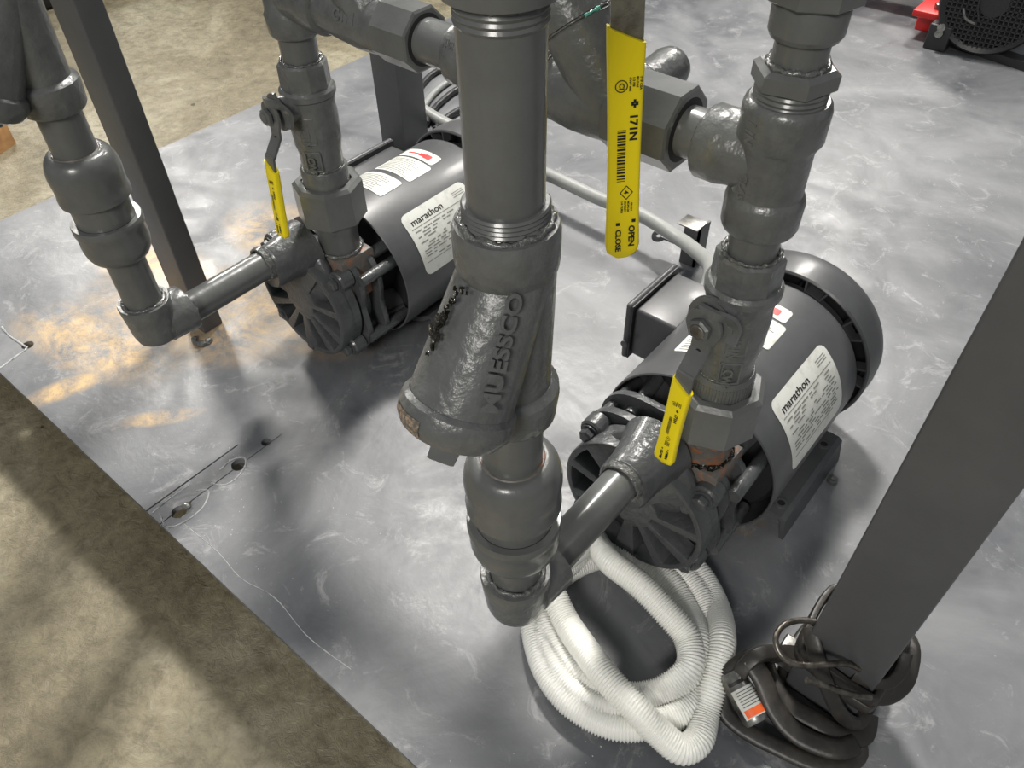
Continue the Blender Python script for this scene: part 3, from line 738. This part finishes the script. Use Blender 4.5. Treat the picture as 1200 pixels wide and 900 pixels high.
def ball_valve(x, z0, dx, label):
    n = Vector((-.09, -1, 0)).normalized()
    t = thing('ball_valve', (x, .39, z0-.046), label, 'valve', 'ball valves over the pumps'); O = Vector((x, .39, z0))
    side = n.cross(Vector(UP))
    b = new()
    rev(b, [(-.041, .016), (-.041, .0185), (-.036, .0195), (-.024, .0195), (-.014, .0215), (.012, .0225), (.02, .0215), (.026, .0225), (.03, .0235)], O, UP, seg=48)
    rev(b, [(-.002, .0215), (.018, .0214)], O, UP, seg=10, phase=.2)
    body = part('body', b, PAINTR, t)
    b = new(); rev(b, [(.03, .0225), (.031, .0245), (.036, .0247), (.0385, .0225)], O, UP, seg=48); part('flange_ring', b, PAINTR, t)
    b = new(); rev(b, [(.036, .0222), (.058, .0215), (.060, .0195), (.060, .0165)], O, UP, seg=8, phase=.3); part('hex_end', b, PAINTR, t, ang=20)
    weld(t, O, UP, .0605, .0172, .0017)
    # raised cast panels with lettering
    vdir = Vector((.55, -.83, 0)).normalized()
    for txt, zz, sz in (('A171N', .013, .008), ('CWP', -.02, .008)):
        b = new(); tb = textbm(txt, sz, .0006, .0003); base_a = math.atan2(vdir.y, vdir.x)
        merge(b, tb, lambda px, py, pz: O+Vector((math.cos(base_a+(py-.004)/.02), math.sin(base_a+(py-.004)/.02), 0))*(.0222+pz)+Vector((0, 0, zz-px)))
        part('cast_lettering', b, PAINTR, body)
    b = new(); a0 = math.atan2(vdir.y, vdir.x)
    for za, zb in ((.016, -.008), (-.016, -.034)):
        for aa in (-.32, .32):
            P = [O+Vector((math.cos(a0+aa), math.sin(a0+aa), 0))*(.0215)+Vector((0, 0, q)) for q in (za, zb)]; tube(b, P, .0009, 8)
        for q in (za, zb):
            P = [O+Vector((math.cos(a0+a), math.sin(a0+a), 0))*.0215+Vector((0, 0, q)) for a in (-.32, -.16, 0, .16, .32)]; tube(b, P, .0009, 8)
    part('cast_panel', b, PAINTR, body)
    # stem boss, stem, stop disc, nut
    C0 = O+Vector((0, 0, .024))
    b = new(); rev(b, [(.012, .0135), (.0285, .0115), (.0295, .009)], C0, n, seg=32); part('stem_boss', b, PAINTR, t)
    b = new(); 
    poly = []
    for i in range(48):
        a = 2*PI*i/48; rr = .0125+(.0042 if math.cos(a-.7) > .55 else 0)+(.0036 if math.cos(a-3.9) > .6 else 0); poly.append((rr*math.cos(a), rr*math.sin(a)))
    prism(b, poly, C0+n*.0305, side, UP, n, .003, bev=.0008); part('stop_plate', b, PAINT, t, ang=30)
    b = new(); rev(b, [(.02, .0052), (.0475, .0052), (.048, .0045)], C0, n, seg=18); part('stem', b, STEEL if x > -.3 else PAINT, t)
    lv = lever(t, C0, n, 0, .0388, .0155, .048, .112, lean=.006)
    b = new(); poly = circ(.0128, 26, 0, 0, -.3, PI+.3)+[(-.0088, -.012), (.0088, -.012)]
    prism(b, poly, C0+n*.0385, side, UP, n, .0026, bev=.0007); part('lever_head', b, PAINT, lv)
    b = new(); hexn(b, C0, n, .0415, .0468, .0135, phase=.5); part('nut', b, PAINT, lv)
    b = new()  # curled stop tongue beside the head
    P = catmull([C0+n*.040+side*.004+Vector((0, 0, .012)), C0+n*.043+side*-.006+Vector((0, 0, .0145)), C0+n*.035+side*-.014+Vector((0, 0, .010)), C0+n*.031+side*-.0165+Vector((0, 0, .001)), C0+n*.034+side*-.0165+Vector((0, 0, -.008))], 6)
    tube(b, P, 0, sect=[(-.0035, -.0014), (.0035, -.0014), (.0035, .0014), (-.0035, .0014)], upv=tuple(n)); part('stop_tongue', b, PAINT, lv)
    return t
ball_valve(-.143, .274, 0, 'grey ball valve with a small yellow grip hanging in front of the right pump')
ball_valve(-.566, .280, 0, 'grey ball valve with a small yellow grip hanging beside the left pump')

# ------------------------------------------------------------ discharge header across the back of both risers
H = thing('discharge_header', (-.143, .39, .33), 'dark grey horizontal discharge pipework of tees and unions joining the two pump risers', 'pipe')
RX = -.143; O = (RX, .39, 0); HZ = .394; XD = (1, 0, 0)
pipe(H, O, UP, .33, .358, .0152, name='nipple')
b = new(); rev(b, [(.352, .018), (.353, .0215), (.3555, .0225), (.371, .0228), (.3745, .0218), (.3765, .0200), (.404, .0200), (.407, .0215), (.410, .0232), (.426, .0232), (.4295, .0222), (.431, .0205), (.431, .0165)], O, UP, seg=48)
rev(b, [(-.042, .0168), (-.042, .0200), (-.040, .0215), (-.028, .0215), (-.022, .0200), (0, .0185)], (RX, .39, HZ-.001), XD, seg=48)
te = part('tee', b, PAINTR, H, ang=40)
for txt, s, z, a in (('1 IN', .0075, .424, -2.05), ('CLASS', .007, .392, -2.05)):
    b = new(); tb = textbm(txt, s, .0005, .0003)
    merge(b, tb, lambda px, py, pz: Vector(O)+Vector((math.cos(a+py/.021), math.sin(a+py/.021), 0))*((.0232 if z > .41 else .0202)+pz)+Vector((0, 0, z-px))); part('cast_lettering', b, PAINTR, te)
b = new(); thread(b, O, UP, .429, .4375, .0185, .0022); part('thread', b, PAINT, H)
b = new(); hexn(b, O, UP, .4365, .4485, .0385, phase=.2, ch=.0022); part('hex_bushing', b, PAINT, H, ang=20)
weld(H, O, UP, .449, .0148, .0022)
pipe(H, O, UP, .44, .464, .0138, name='nipple')
b = new(); rev(b, [(.461, .0145), (.4625, .0172), (.465, .0185), (.478, .0188), (.48, .018)], O, UP); hexn(b, O, UP, .4795, .51, .044, n=8, phase=.1); part('upper_union', b, PAINT, H, ang=25)
pipe(H, O, UP, .51, .60, .0152)
HO = (0, .39, HZ)
pipe(H, HO, XD, -.215, -.18, .0150, name='nipple')
for q in (-.186, ): weld(H, HO, XD, q, .0155, .0012)
b = new(); hexn(b, HO, XD, -.245, -.199, .047, n=8, phase=.39); part('union_nut', b, PAINT, H, ang=20)
b = new(); rev(b, [(-.1995, .0205), (-.1985, .0175)], HO, XD); part('joint_recess', b, BLACKIN, H)
b = new(); rev(b, [(-.30, .0185), (-.292, .0205), (-.275, .0225), (-.26, .0225), (-.243, .0215)], HO, XD, seg=44); wy = part('wye_body', b, PAINTR, H)
d = Vector((-.62, -.0, .78)).normalized(); wo = Vector((-.247, .39, HZ))
b = new(); rev(b, [(.0, .0215), (.048, .0215), (.052, .0225), (.0545, .0205)], wo, d, seg=44); part('branch', b, PAINTR, wy)
b = new(); rev(b, [(.054, .0195), (.055, .0225), (.088, .0225), (.09, .0205)], wo, d, seg=24); rev(b, [(.088, .015), (.12, .015)], wo, d); part('bonnet', b, PAINTR, wy, ang=20)
b = new()
dd, u, v = frame(d); weld(H, wo, d, .054, .0218, .0010)
vc = (CAM-wo-dd*.05); GA = math.atan2(vc.dot(v), vc.dot(u))+.25
P = [wo+dd*.0535+(u*math.cos(a)+v*math.sin(a))*.0222 for a in [GA+i*.06 for i in range(0, 9)]]
tube(b, P, lambda i: .0016*random.uniform(.3, 1.1), 6); part('sealant', b, GREEN, wy, 'pale green sealant showing at the seam')
b = new(); rev(b, [(0, .0185), (.02, .0185), (.022, .017)], (-.243, .39, HZ+.001), (0, 1, .12)); rev(b, [(.02, .0142), (.050, .0142), (.056, .0125), (.060, .0085), (.0615, .0)], (-.243, .39, HZ+.001), (0, 1, .12), cap=False); part('capped_stub', b, PAINTR, H)
weld(H, (-.243, .39, HZ+.001), (0, 1, .12), .022, .0165, .0012)
b = new(); hexn(b, HO, XD, -.318, -.297, .044, n=8, phase=.39); part('hex_end', b, PAINT, H, ang=20)
weld(H, HO, XD, -.297, .0195, .0014)
pipe(H, HO, XD, -.335, -.315, .0152, name='nipple')
b = new(); rev(b, [(-.379, .0165), (-.379, .0205), (-.377, .0218), (-.366, .0218), (-.363, .0200), (-.348, .0200), (-.345, .0218), (-.334, .0218), (-.332, .0205), (-.332, .016)], HO, XD, seg=44)
rev(b, [(0, .019), (.022, .020), (.025, .0218), (.036, .0218), (.038, .0205), (.038, .0155)], (-.356, .39, HZ), (0, 1, 0), seg=44)
t2 = part('tee', b, PAINTR, H, ang=40); pipe(H, (-.356, .39, HZ), (0, 1, 0), .035, .1, .0152, name='stub_pipe')
b = new(); tb = textbm('MADE', .007, .0005, .0003); merge(b, tb, lambda px, py, pz: Vector((-.376+px*.5, .39, HZ))+Vector((0, -math.cos(.5+py/.02), math.sin(.5+py/.02)))*(.0218+pz)); part('cast_lettering', b, PAINTR, t2)
pipe(H, HO, XD, -.41, -.376, .0155, name='nipple')
b = new(); hexn(b, HO, XD, -.447, -.411, .043, n=8, phase=.39); part('hex_end', b, PAINT, H, ang=20)
b = new(); rev(b, [(-.4115, .019), (-.4105, .0172)], HO, XD); part('joint_recess', b, BLACKIN, H)
b = new(); rev(b, [(-.52, .0185), (-.50, .0195), (-.47, .0218), (-.446, .0205)], HO, XD, seg=44)
w2 = part('wye_body', b, PAINTR, H)
b = new(); rev(b, [(0, .02), (.05, .021), (.052, .0225), (.08, .0225)], (-.462, .39, HZ), d, seg=10); part('branch', b, PAINTR, w2, ang=25)
b = new(); tb = textbm('C171', .011, .0006, .0004); merge(b, tb, lambda px, py, pz: Vector((-.486+px, .39, HZ))+Vector((0, -math.cos(.2+py/.021), math.sin(.2+py/.021)))*(.0216+pz)); part('cast_lettering', b, PAINTR, w2)
LX = -.566; OL = (LX, .39, 0)
b = new(); rev(b, [(.362, .017), (.3625, .020), (.365, .0215), (.379, .0222), (.383, .0205), (.42, .0205), (.44, .0215), (.45, .0215)], OL, UP, seg=44)
rev(b, [(0, .019), (.03, .0205), (.034, .022), (.05, .022), (.052, .018)], (LX, .39, HZ), XD, seg=44); part('tee', b, PAINTR, H, ang=40)
pipe(H, OL, UP, .336, .366, .0158, name='nipple'); pipe(H, OL, UP, .45, .6, .0158)
weld(H, OL, UP, .3625, .0165, .0012)

# ------------------------------------------------------------ the big hanging lever of the valve above the frame
BV = thing('ball_valve', (-.195, .325, .50), 'large yellow-gripped steel lever hanging from a valve at the top, in front of the header', 'valve')
hn = Vector((.70, -.71, 0)).normalized()
hc = Vector((-.189, .3065, .55))-hn*.0125+hn.cross(Vector(UP))*.005
lever(BV, hc, hn, 0, 0, .0178, .076, .190, big=True, sway=-.0095)
b = new(); rev(b, [(-.03, .012), (-.004, .012), (-.002, .008), (.006, .005)], hc, hn, seg=24); part('stem', b, STEEL, BV)
vo = hc-hn*.045
b = new(); rev(b, [(-.03, .0185), (-.02, .021), (.02, .0225), (.03, .0185)], vo, UP); rev(b, [(.028, .0155), (.07, .0155)], vo, UP); part('body', b, PAINTR, BV)
b = new(); txt = textbm('304', .006, .0003, .0002); sdz = hn.cross(Vector(UP)); merge(b, txt, lambda x, y, z: hc+hn*(.0138+z)+sdz*(y-.004)+Vector((0, 0, -.060-x))); part('embossed_lettering', b, STEEL, BV)

# ------------------------------------------------------------ square posts
def post(xa, xb, ya, yb, z1, label):
    b = new(); box(b, (xa, ya, 0), (xb, yb, z1), .0018); o = single('square_post', b, POST, label, 'post'); return o
post(-.0135, .0385, .33, .382, .72, 'thick square grey steel post at the right, bound with a rubber strap at its foot')
post(-.783, -.735, .292, .318, .72, 'square dark steel post at the left, behind the left suction pipe')
post(-.905, -.85, .742, .793, .9, 'square dark steel post standing behind the left motor')
b = new(); tube(b, [(-.915, .752, .162), (-.905, .752, .162)], .004, 12); bmesh.ops.create_uvsphere(b, u_segments=16, v_segments=10, radius=.009, matrix=Matrix.Translation((-.916, .752, .162)) @ Matrix.Diagonal((.6, 1, 1, 1)))
single('post_bolt', b, PAINT, 'rounded bolt head on the left side of the post behind the left motor', 'bolt')
bm = new(); P = catmull([(-.728+.01*math.cos(a), .285+.01*math.sin(a), .002) for a in (3.6, 4.4, 5.2, 6.0, 6.9)], 6); tube(bm, P, lambda i: .0035*random.uniform(.6, 1.2), 8)
single('weld_bead', bm, BLOB, 'lumpy grey weld at the foot of the left post', 'weld')

# ------------------------------------------------------------ white ribbed hose coil
def hp(l):
    out = []
    for u, v, z in l:
        z = max(z, .0125); p = at(u, v, z)
        if p.y > .325: z = min(z, .0125); p = at(u, v, z)
        out.append(p)
    return out
hose_pts = hp([(690, 620, .03), (712, 655, .036), (748, 684, .040), (779, 716, .036), (806, 750, .030), (806, 786, .026), (764, 814, .013), (714, 812, .012), (672, 789, .013), (645, 750, .014),
   (637, 708, .015), (660, 672, .016), (705, 652, .016), (748, 655, .018), (785, 682, .02), (808, 720, .022), (818, 755, .024), (806, 792, .022), (770, 815, .014), (725, 832, .014), (680, 818, .014), (649, 780, .014),
   (634, 735, .013), (637, 698, .018), (660, 665, .026), (702, 640, .03), (752, 643, .03), (796, 668, .024), (826, 708, .018), (836, 752, .014), (832, 795, .012), (806, 830, .011), (765, 848, .011), (718, 850, .011), (671, 825, .011), (640, 785, .011), (626, 735, .012),
   (630, 695, .028), (660, 655, .038), (710, 630, .034), (765, 635, .026), (812, 665, .022), (838, 708, .026), (846, 752, .028), (836, 800, .022), (826, 838, .014), (818, 868, .014), (798, 878, .016), (776, 862, .022), (744, 830, .032), (712, 796, .034), (686, 762, .03), (664, 730, .026), (650, 700, .03)])
HP = resample(catmull(hose_pts, 14), .00058)
def hr(i): return .0106+.0009*math.cos(2*PI*i/4.0)
b = new(); tube(b, HP, hr, 18)
single('ribbed_hose', b, HOSE, 'coil of translucent white ribbed hose lying on the deck below the right pump', 'hose', ang=180)

# ------------------------------------------------------------ rubber strap, hooks and the small labelled canister at the right post
ST = thing('rubber_strap', (.01, .31, 0), 'black rubber tarp strap wrapped round the foot of the right post', 'strap')
def band(pts, w, th, name='strap_loop', mt=RUBBER, upv=None, label=None):
    P = resample(catmull(pts, 10), .003); b = new()
    sect = [(w/2*math.copysign(abs(math.cos(a))**.5, math.cos(a)), th/2*math.copysign(abs(math.sin(a))**.7, math.sin(a))) for a in [2*PI*i/14 for i in range(14)]]
    tube(b, P, 0, sect=sect, upv=upv); return part(name, b, mt, ST, label)
U = (0, -.25, 1)
# upper loop round the post: behind, right side, front
def around(z0, z1, off, w, th, a=0.0, n=None):
    xa, xb, ya, yb = -.0135-off, .0385+off, .33-off, .382+off
    pts = [(xa, .35, z0), (xa+.004, ya+.002, z0-.004), (xa+.02, ya, (z0+z1)/2-.002), (xb-.006, ya, z1), (xb, ya+.008, z1), (xb, yb-.01, z1+.004), (xb-.01, yb, z1+.006), (xa+.01, yb, z0+.004), (xa, yb-.01, z0)]
    P = resample(catmull([Vector(p) for p in pts], 10, closed=True), .003); b = new()
    c = Vector((.0125, .356, 0))
    sect = [(w/2*math.copysign(abs(math.cos(q))**.5, math.cos(q)), th/2*math.copysign(abs(math.sin(q))**.7, math.sin(q))) for q in [2*PI*i/14 for i in range(14)]]
    def upf(i): v = P[i]-c; v.z = 0; return v.normalized()
    tube(b, P, 0, sect=sect, upv=upf, closed=True); return part('strap_loop', b, RUBBER, ST)
around(.082, .072, .004, .012, .006)
around(.075, .060, .0045, .010, .0055)
around(.018, .014, .006, .013, .009)
band([at(990, 802, .070), at(1012, 812, .068), at(1038, 816, .066), at(1058, 802, .066), at(1066, 780, .07), at(1067, 758, .076), at(1058, 742, .08)], .013, .006, upv=(.2, -.7, .5))
band([at(1000, 790, .082), at(1022, 800, .080), at(1042, 800, .080), at(1056, 785, .082), at(1062, 765, .088)], .009, .005, upv=(.2, -.7, .5))
# diagonal run from the upper left down across the front
band([at(950, 735, .098), at(956, 765, .088), at(968, 800, .068), at(984, 835, .044), at(1003, 848, .034), at(1012, 835, .034)], .012, .005, upv=(.1, -.9, .45))
# big low loops lying to the left and in front
band([at(893, 765, .03), at(905, 800, .028), at(925, 828, .026), at(955, 845, .024), at(985, 862, .022), at(1012, 862, .02), at(1018, 835, .024)], .014, .007, upv=U)
band([at(915, 765, .035), at(885, 768, .04), at(858, 785, .034), at(846, 808, .022), at(850, 835, .012), at(875, 857, .009), at(910, 875, .009), at(950, 893, .009), at(985, 898, .010), at(1006, 885, .012), at(1004, 868, .016)], .013, .008, upv=U)
band([at(878, 772, .046), at(893, 795, .040), at(905, 825, .032), at(922, 850, .026), at(948, 868, .024), at(980, 878, .024), at(1003, 872, .022)], .015, .008, upv=U)
band([at(905, 765, .045), at(888, 768, .05), at(872, 782, .042), at(862, 800, .03)], .012, .008, upv=U)
band([at(903, 768, .04), at(922, 765, .052), at(938, 768, .062)], .012, .004, name='strap_end', upv=(0, -.5, .9))
def wire(pts, r, lab):
    b = new(); tube(b, catmull(pts, 12), r, 12); return part('hook', b, HOOK, ST, lab)
wire([at(957, 729, .105), at(938, 727, .108), at(918, 733, .112), at(909, 748, .112), at(914, 765, .108), at(928, 777, .104), at(950, 780, .102), at(975, 778, .1), at(993, 778, .096), at(1008, 784, .092)], .0022, 'bent steel wire hook, upper')
wire([at(945, 797, .098), at(962, 802, .094), at(985, 810, .088), at(1003, 815, .084), at(1020, 817, .08)], .0023, 'straight end of the steel hook')
# canister
cn = thing('labelled_canister', at(872, 815, .0), 'small dark metal cylinder with a white and orange label under the strap beside the hose', 'canister')
ca, cb = at(858, 793, .030), at(886, 842, .022)
axd = (cb-ca).normalized(); L = (cb-ca).length
b = new(); rev(b, [(-.004, .006), (-.003, .0095), (0, .0105), (L, .0105), (L+.003, .009), (L+.0035, 0)], ca, axd, seg=32, cap=False); part('body', b, STEEL, cn)
d_, u, v = frame(axd)
def cpatch(t0, t1, a0, a1, r, mt, name, lab=None):
    b = new(); rows = []
    for i in range(13):
        a = a0+(a1-a0)*i/12; rows.append([b.verts.new(ca+axd*t+(Vector((0, 0, 1))-axd*axd.z).normalized()*math.cos(a)*r+axd.cross(Vector((0, 0, 1))).normalized()*math.sin(a)*r) for t in (t0, t1)])
    for p, q in zip(rows, rows[1:]): b.faces.new((p[0], p[1], q[1], q[0]))
    return part(name, b, mt, cn, lab)
cpatch(L*.30, L*.96, -1.1, 1.1, .0109, LABEL, 'label')
for i in range(6): cpatch(L*(.36+.065*i), L*(.375+.065*i), -.9, .8, .0111, INK, 'print_line')
cpatch(L*.76, L*.93, -1.1, .9, .0112, ORANGE, 'orange_band', 'orange band of the label')
cpatch(L*.12, L*.2, -1.0, 1.0, .0107, INK, 'print_line')
b = new(); box(b, tuple(at(903, 775, .03)), tuple(at(903, 775, .03)+Vector((.018, .02, .018))), .002); part('buckle', b, STEEL, ST, 'shiny metal end of the strap')

# ------------------------------------------------------------ conduit, clamp stand, cables behind
b = new(); P = catmull([(-.262, .608, .1), (-.268, .632, .098), (-.29, .675, .085), (-.325, .71, .068), (-.37, .742, .052), (-.434, .76, .048), (-.503, .762, .045), (-.593, .767, .045), (-.69, .775, .035), tuple(at(545, 156, .02)), tuple(at(515, 140, .012)), tuple(at(494, 127, .0095)), tuple(at(460, 108, .0095))], 14)
tube(b, resample(P, .006), .0088, 16); single('grey_conduit', b, CABLE, 'smooth grey flexible conduit curving from the right motor box to the back', 'conduit')
CL = thing('conduit_stand', (-.37, .765, 0), 'short steel angle stand clamping the grey conduit behind the right motor', 'bracket')
b = new(); box(b, (-.372, .765, 0), (-.350, .768, .058)); box(b, (-.353, .765, 0), (-.350, .79, .058)); part('angle_upright', b, POST, CL)
b = new(); box(b, (-.379, .757, .0585), (-.350, .782, .0605), .0006); part('clamp_plate', b, STEEL, CL, 'pale bare metal clamp top')
b = new(); prism(b, circ(.009, 20), (-.402, .757, .030), (1, 0, 0), (0, 1, .3), UP, .002, holes=[circ(.0035, 12)]); box(b, (-.398, .755, .030), (-.37, .766, .032)); part('lug', b, POST, CL)
for k, (pp, lab) in enumerate((([(470, 150), (482, 118), (496, 97), (508, 86), (524, 79), (550, 74), (590, 72)], 'farthest'), ([(480, 158), (489, 138), (500, 120), (512, 106), (530, 93), (552, 86), (590, 82)], 'second farthest'), ([(500, 145), (507, 130), (517, 119), (532, 107), (552, 98), (590, 92)], 'third farthest'), ([(510, 152), (521, 140), (536, 130), (556, 122), (590, 114)], 'nearest'))):
    b = new(); P = catmull([at(u_, v_, .0055+.0004*k) for u_, v_ in pp], 12)
    tube(b, P, .0052, 12); single('cable', b, CABLE if k == 1 else BLACK, '%s curved cable behind the left motor, %s of four' % ('pale grey' if k == 1 else 'black', lab), 'cable', 'cables looped behind the left motor')

# ------------------------------------------------------------ far right: another motor with a perforated cover, red bracket, black rail
FM = thing('fan_motor', (-.22, 1.62, 0), 'black motor with a perforated round fan cover at the top right corner', 'motor')
fc = at(1166, 4, .095); vn = (CAM-fc); vn.z = 0; vn.normalize(); vn = Vector((vn.x*.3+.1, -1, 0)).normalized(); us = Vector((0, 0, 1)).cross(vn).normalized()
us = Vector((0, 0, 1)).cross(vn).normalized()
RR = .088
b = new(); lp(b, [(0, RR-.012), (.004, RR-.004), (0, RR), (-.03, RR+.002), (-.05, RR), (-.05, RR-.004)], fc, vn, seg=64); part('fan_cover', b, BLACK, FM)
b = new(); rev(b, [(-.004, .024), (.002, .023)], fc, vn)
for k in range(-9, 10):
    o_ = k*.0082; h = math.sqrt(max(0, (RR-.01)**2-o_**2))
    for (A_, B_) in ((us, Vector(UP)), (Vector(UP), us)):
        prism(b, [(-.0013, -h), (.0013, -h), (.0013, h), (-.0013, h)], fc+A_*o_, A_, B_, vn, .0015)
part('perforated_grille', b, BLACK, FM)
b = new(); rev(b, [(-.012, RR-.006), (-.011, RR-.006)], fc, vn); rev(b, [(-.16, RR-.012), (-.05, RR-.012)], fc, vn); part('motor_body', b, BLACKIN, FM)
b = new(); tube(b, catmull([fc+vn*.006-us*.045+Vector((0, 0, -.014)), fc+vn*.012-us*.035+Vector((0, 0, -.028)), fc+vn*.012-us*.018+Vector((0, 0, -.034))], 6), .0022, 8); part('wire', b, STEEL, FM, 'bright bent wire on the fan grille')
b = new(); tube(b, catmull([fc+vn*.006-us*.02+Vector((0, 0, .05)), fc+vn*.01-us*.024+Vector((0, 0, .0)), fc+vn*.01-us*.012+Vector((0, 0, -.03))], 6), .0018, 8); part('wire', b, BLACK, FM)
c = at(1100, 40, .03); b = new(); box(b, (c.x-.02, c.y, 0), (c.x+.02, c.y+.05, .045), .003); part('mounting_foot', b, BLACK, FM)
b = new(); rev(b, [(0, .007), (.008, .007)], at(1104, 33, .04), (0, -1, .4), seg=14); rev(b, [(0, .007), (.008, .007)], at(1101, 40, .03), (0, -1, .4), seg=14); part('foot_nut', b, STEEL, FM)
b = new(); p0, p1 = at(1103, 52, 0), at(1200, 84, 0); q = (p1-p0); 
prism(b, [(0, 0), (1.6, 0), (1.6, 1), (0, 1)], p0, q, Vector((.0, .03, 0)), UP, .014); single('slide_rail', b, BLACK, 'black flat rail on the deck below the perforated fan cover', 'rail')
RB = thing('red_bracket', at(1085, 12, 0), 'bright red painted bracket beside the fan motor, top right', 'bracket')
b = new(); p = at(1070, 12, .05); box(b, (p.x, p.y, .04), (p.x+.055, p.y+.12, .052), .002); box(b, (p.x, p.y+.05, 0), (p.x+.055, p.y+.12, .045), .002); box(b, (p.x-.15, p.y+.1, .05), (p.x+.02, p.y+.2, .07), .002); part('plate', b, REDM, RB)
b = new(); hexn(b, (p.x+.035, p.y+.03, 0), UP, .052, .062, .014); part('bolt', b, STEEL, RB)
# ------------------------------------------------------------ floor things at the back left
b = new(); p = at(-30, 175, -.10); prism(b, [(0, 0), (.165, .015), (.13, .09), (-.03, .075)], (p.x-.09, p.y-.03, -.10), (1, 0, 0), (0, 1, 0), UP, .04, bev=.002)
single('wood_block', b, WOOD, 'light orange-brown wooden block on the concrete at the left edge', 'wood')
b = new(); box(b, (-3.3, .55, -.10), (-2.17, 1.05, .1), .02); single('black_crate', b, BLACKIN, 'black object on the concrete at the top left, behind the left post', 'crate')
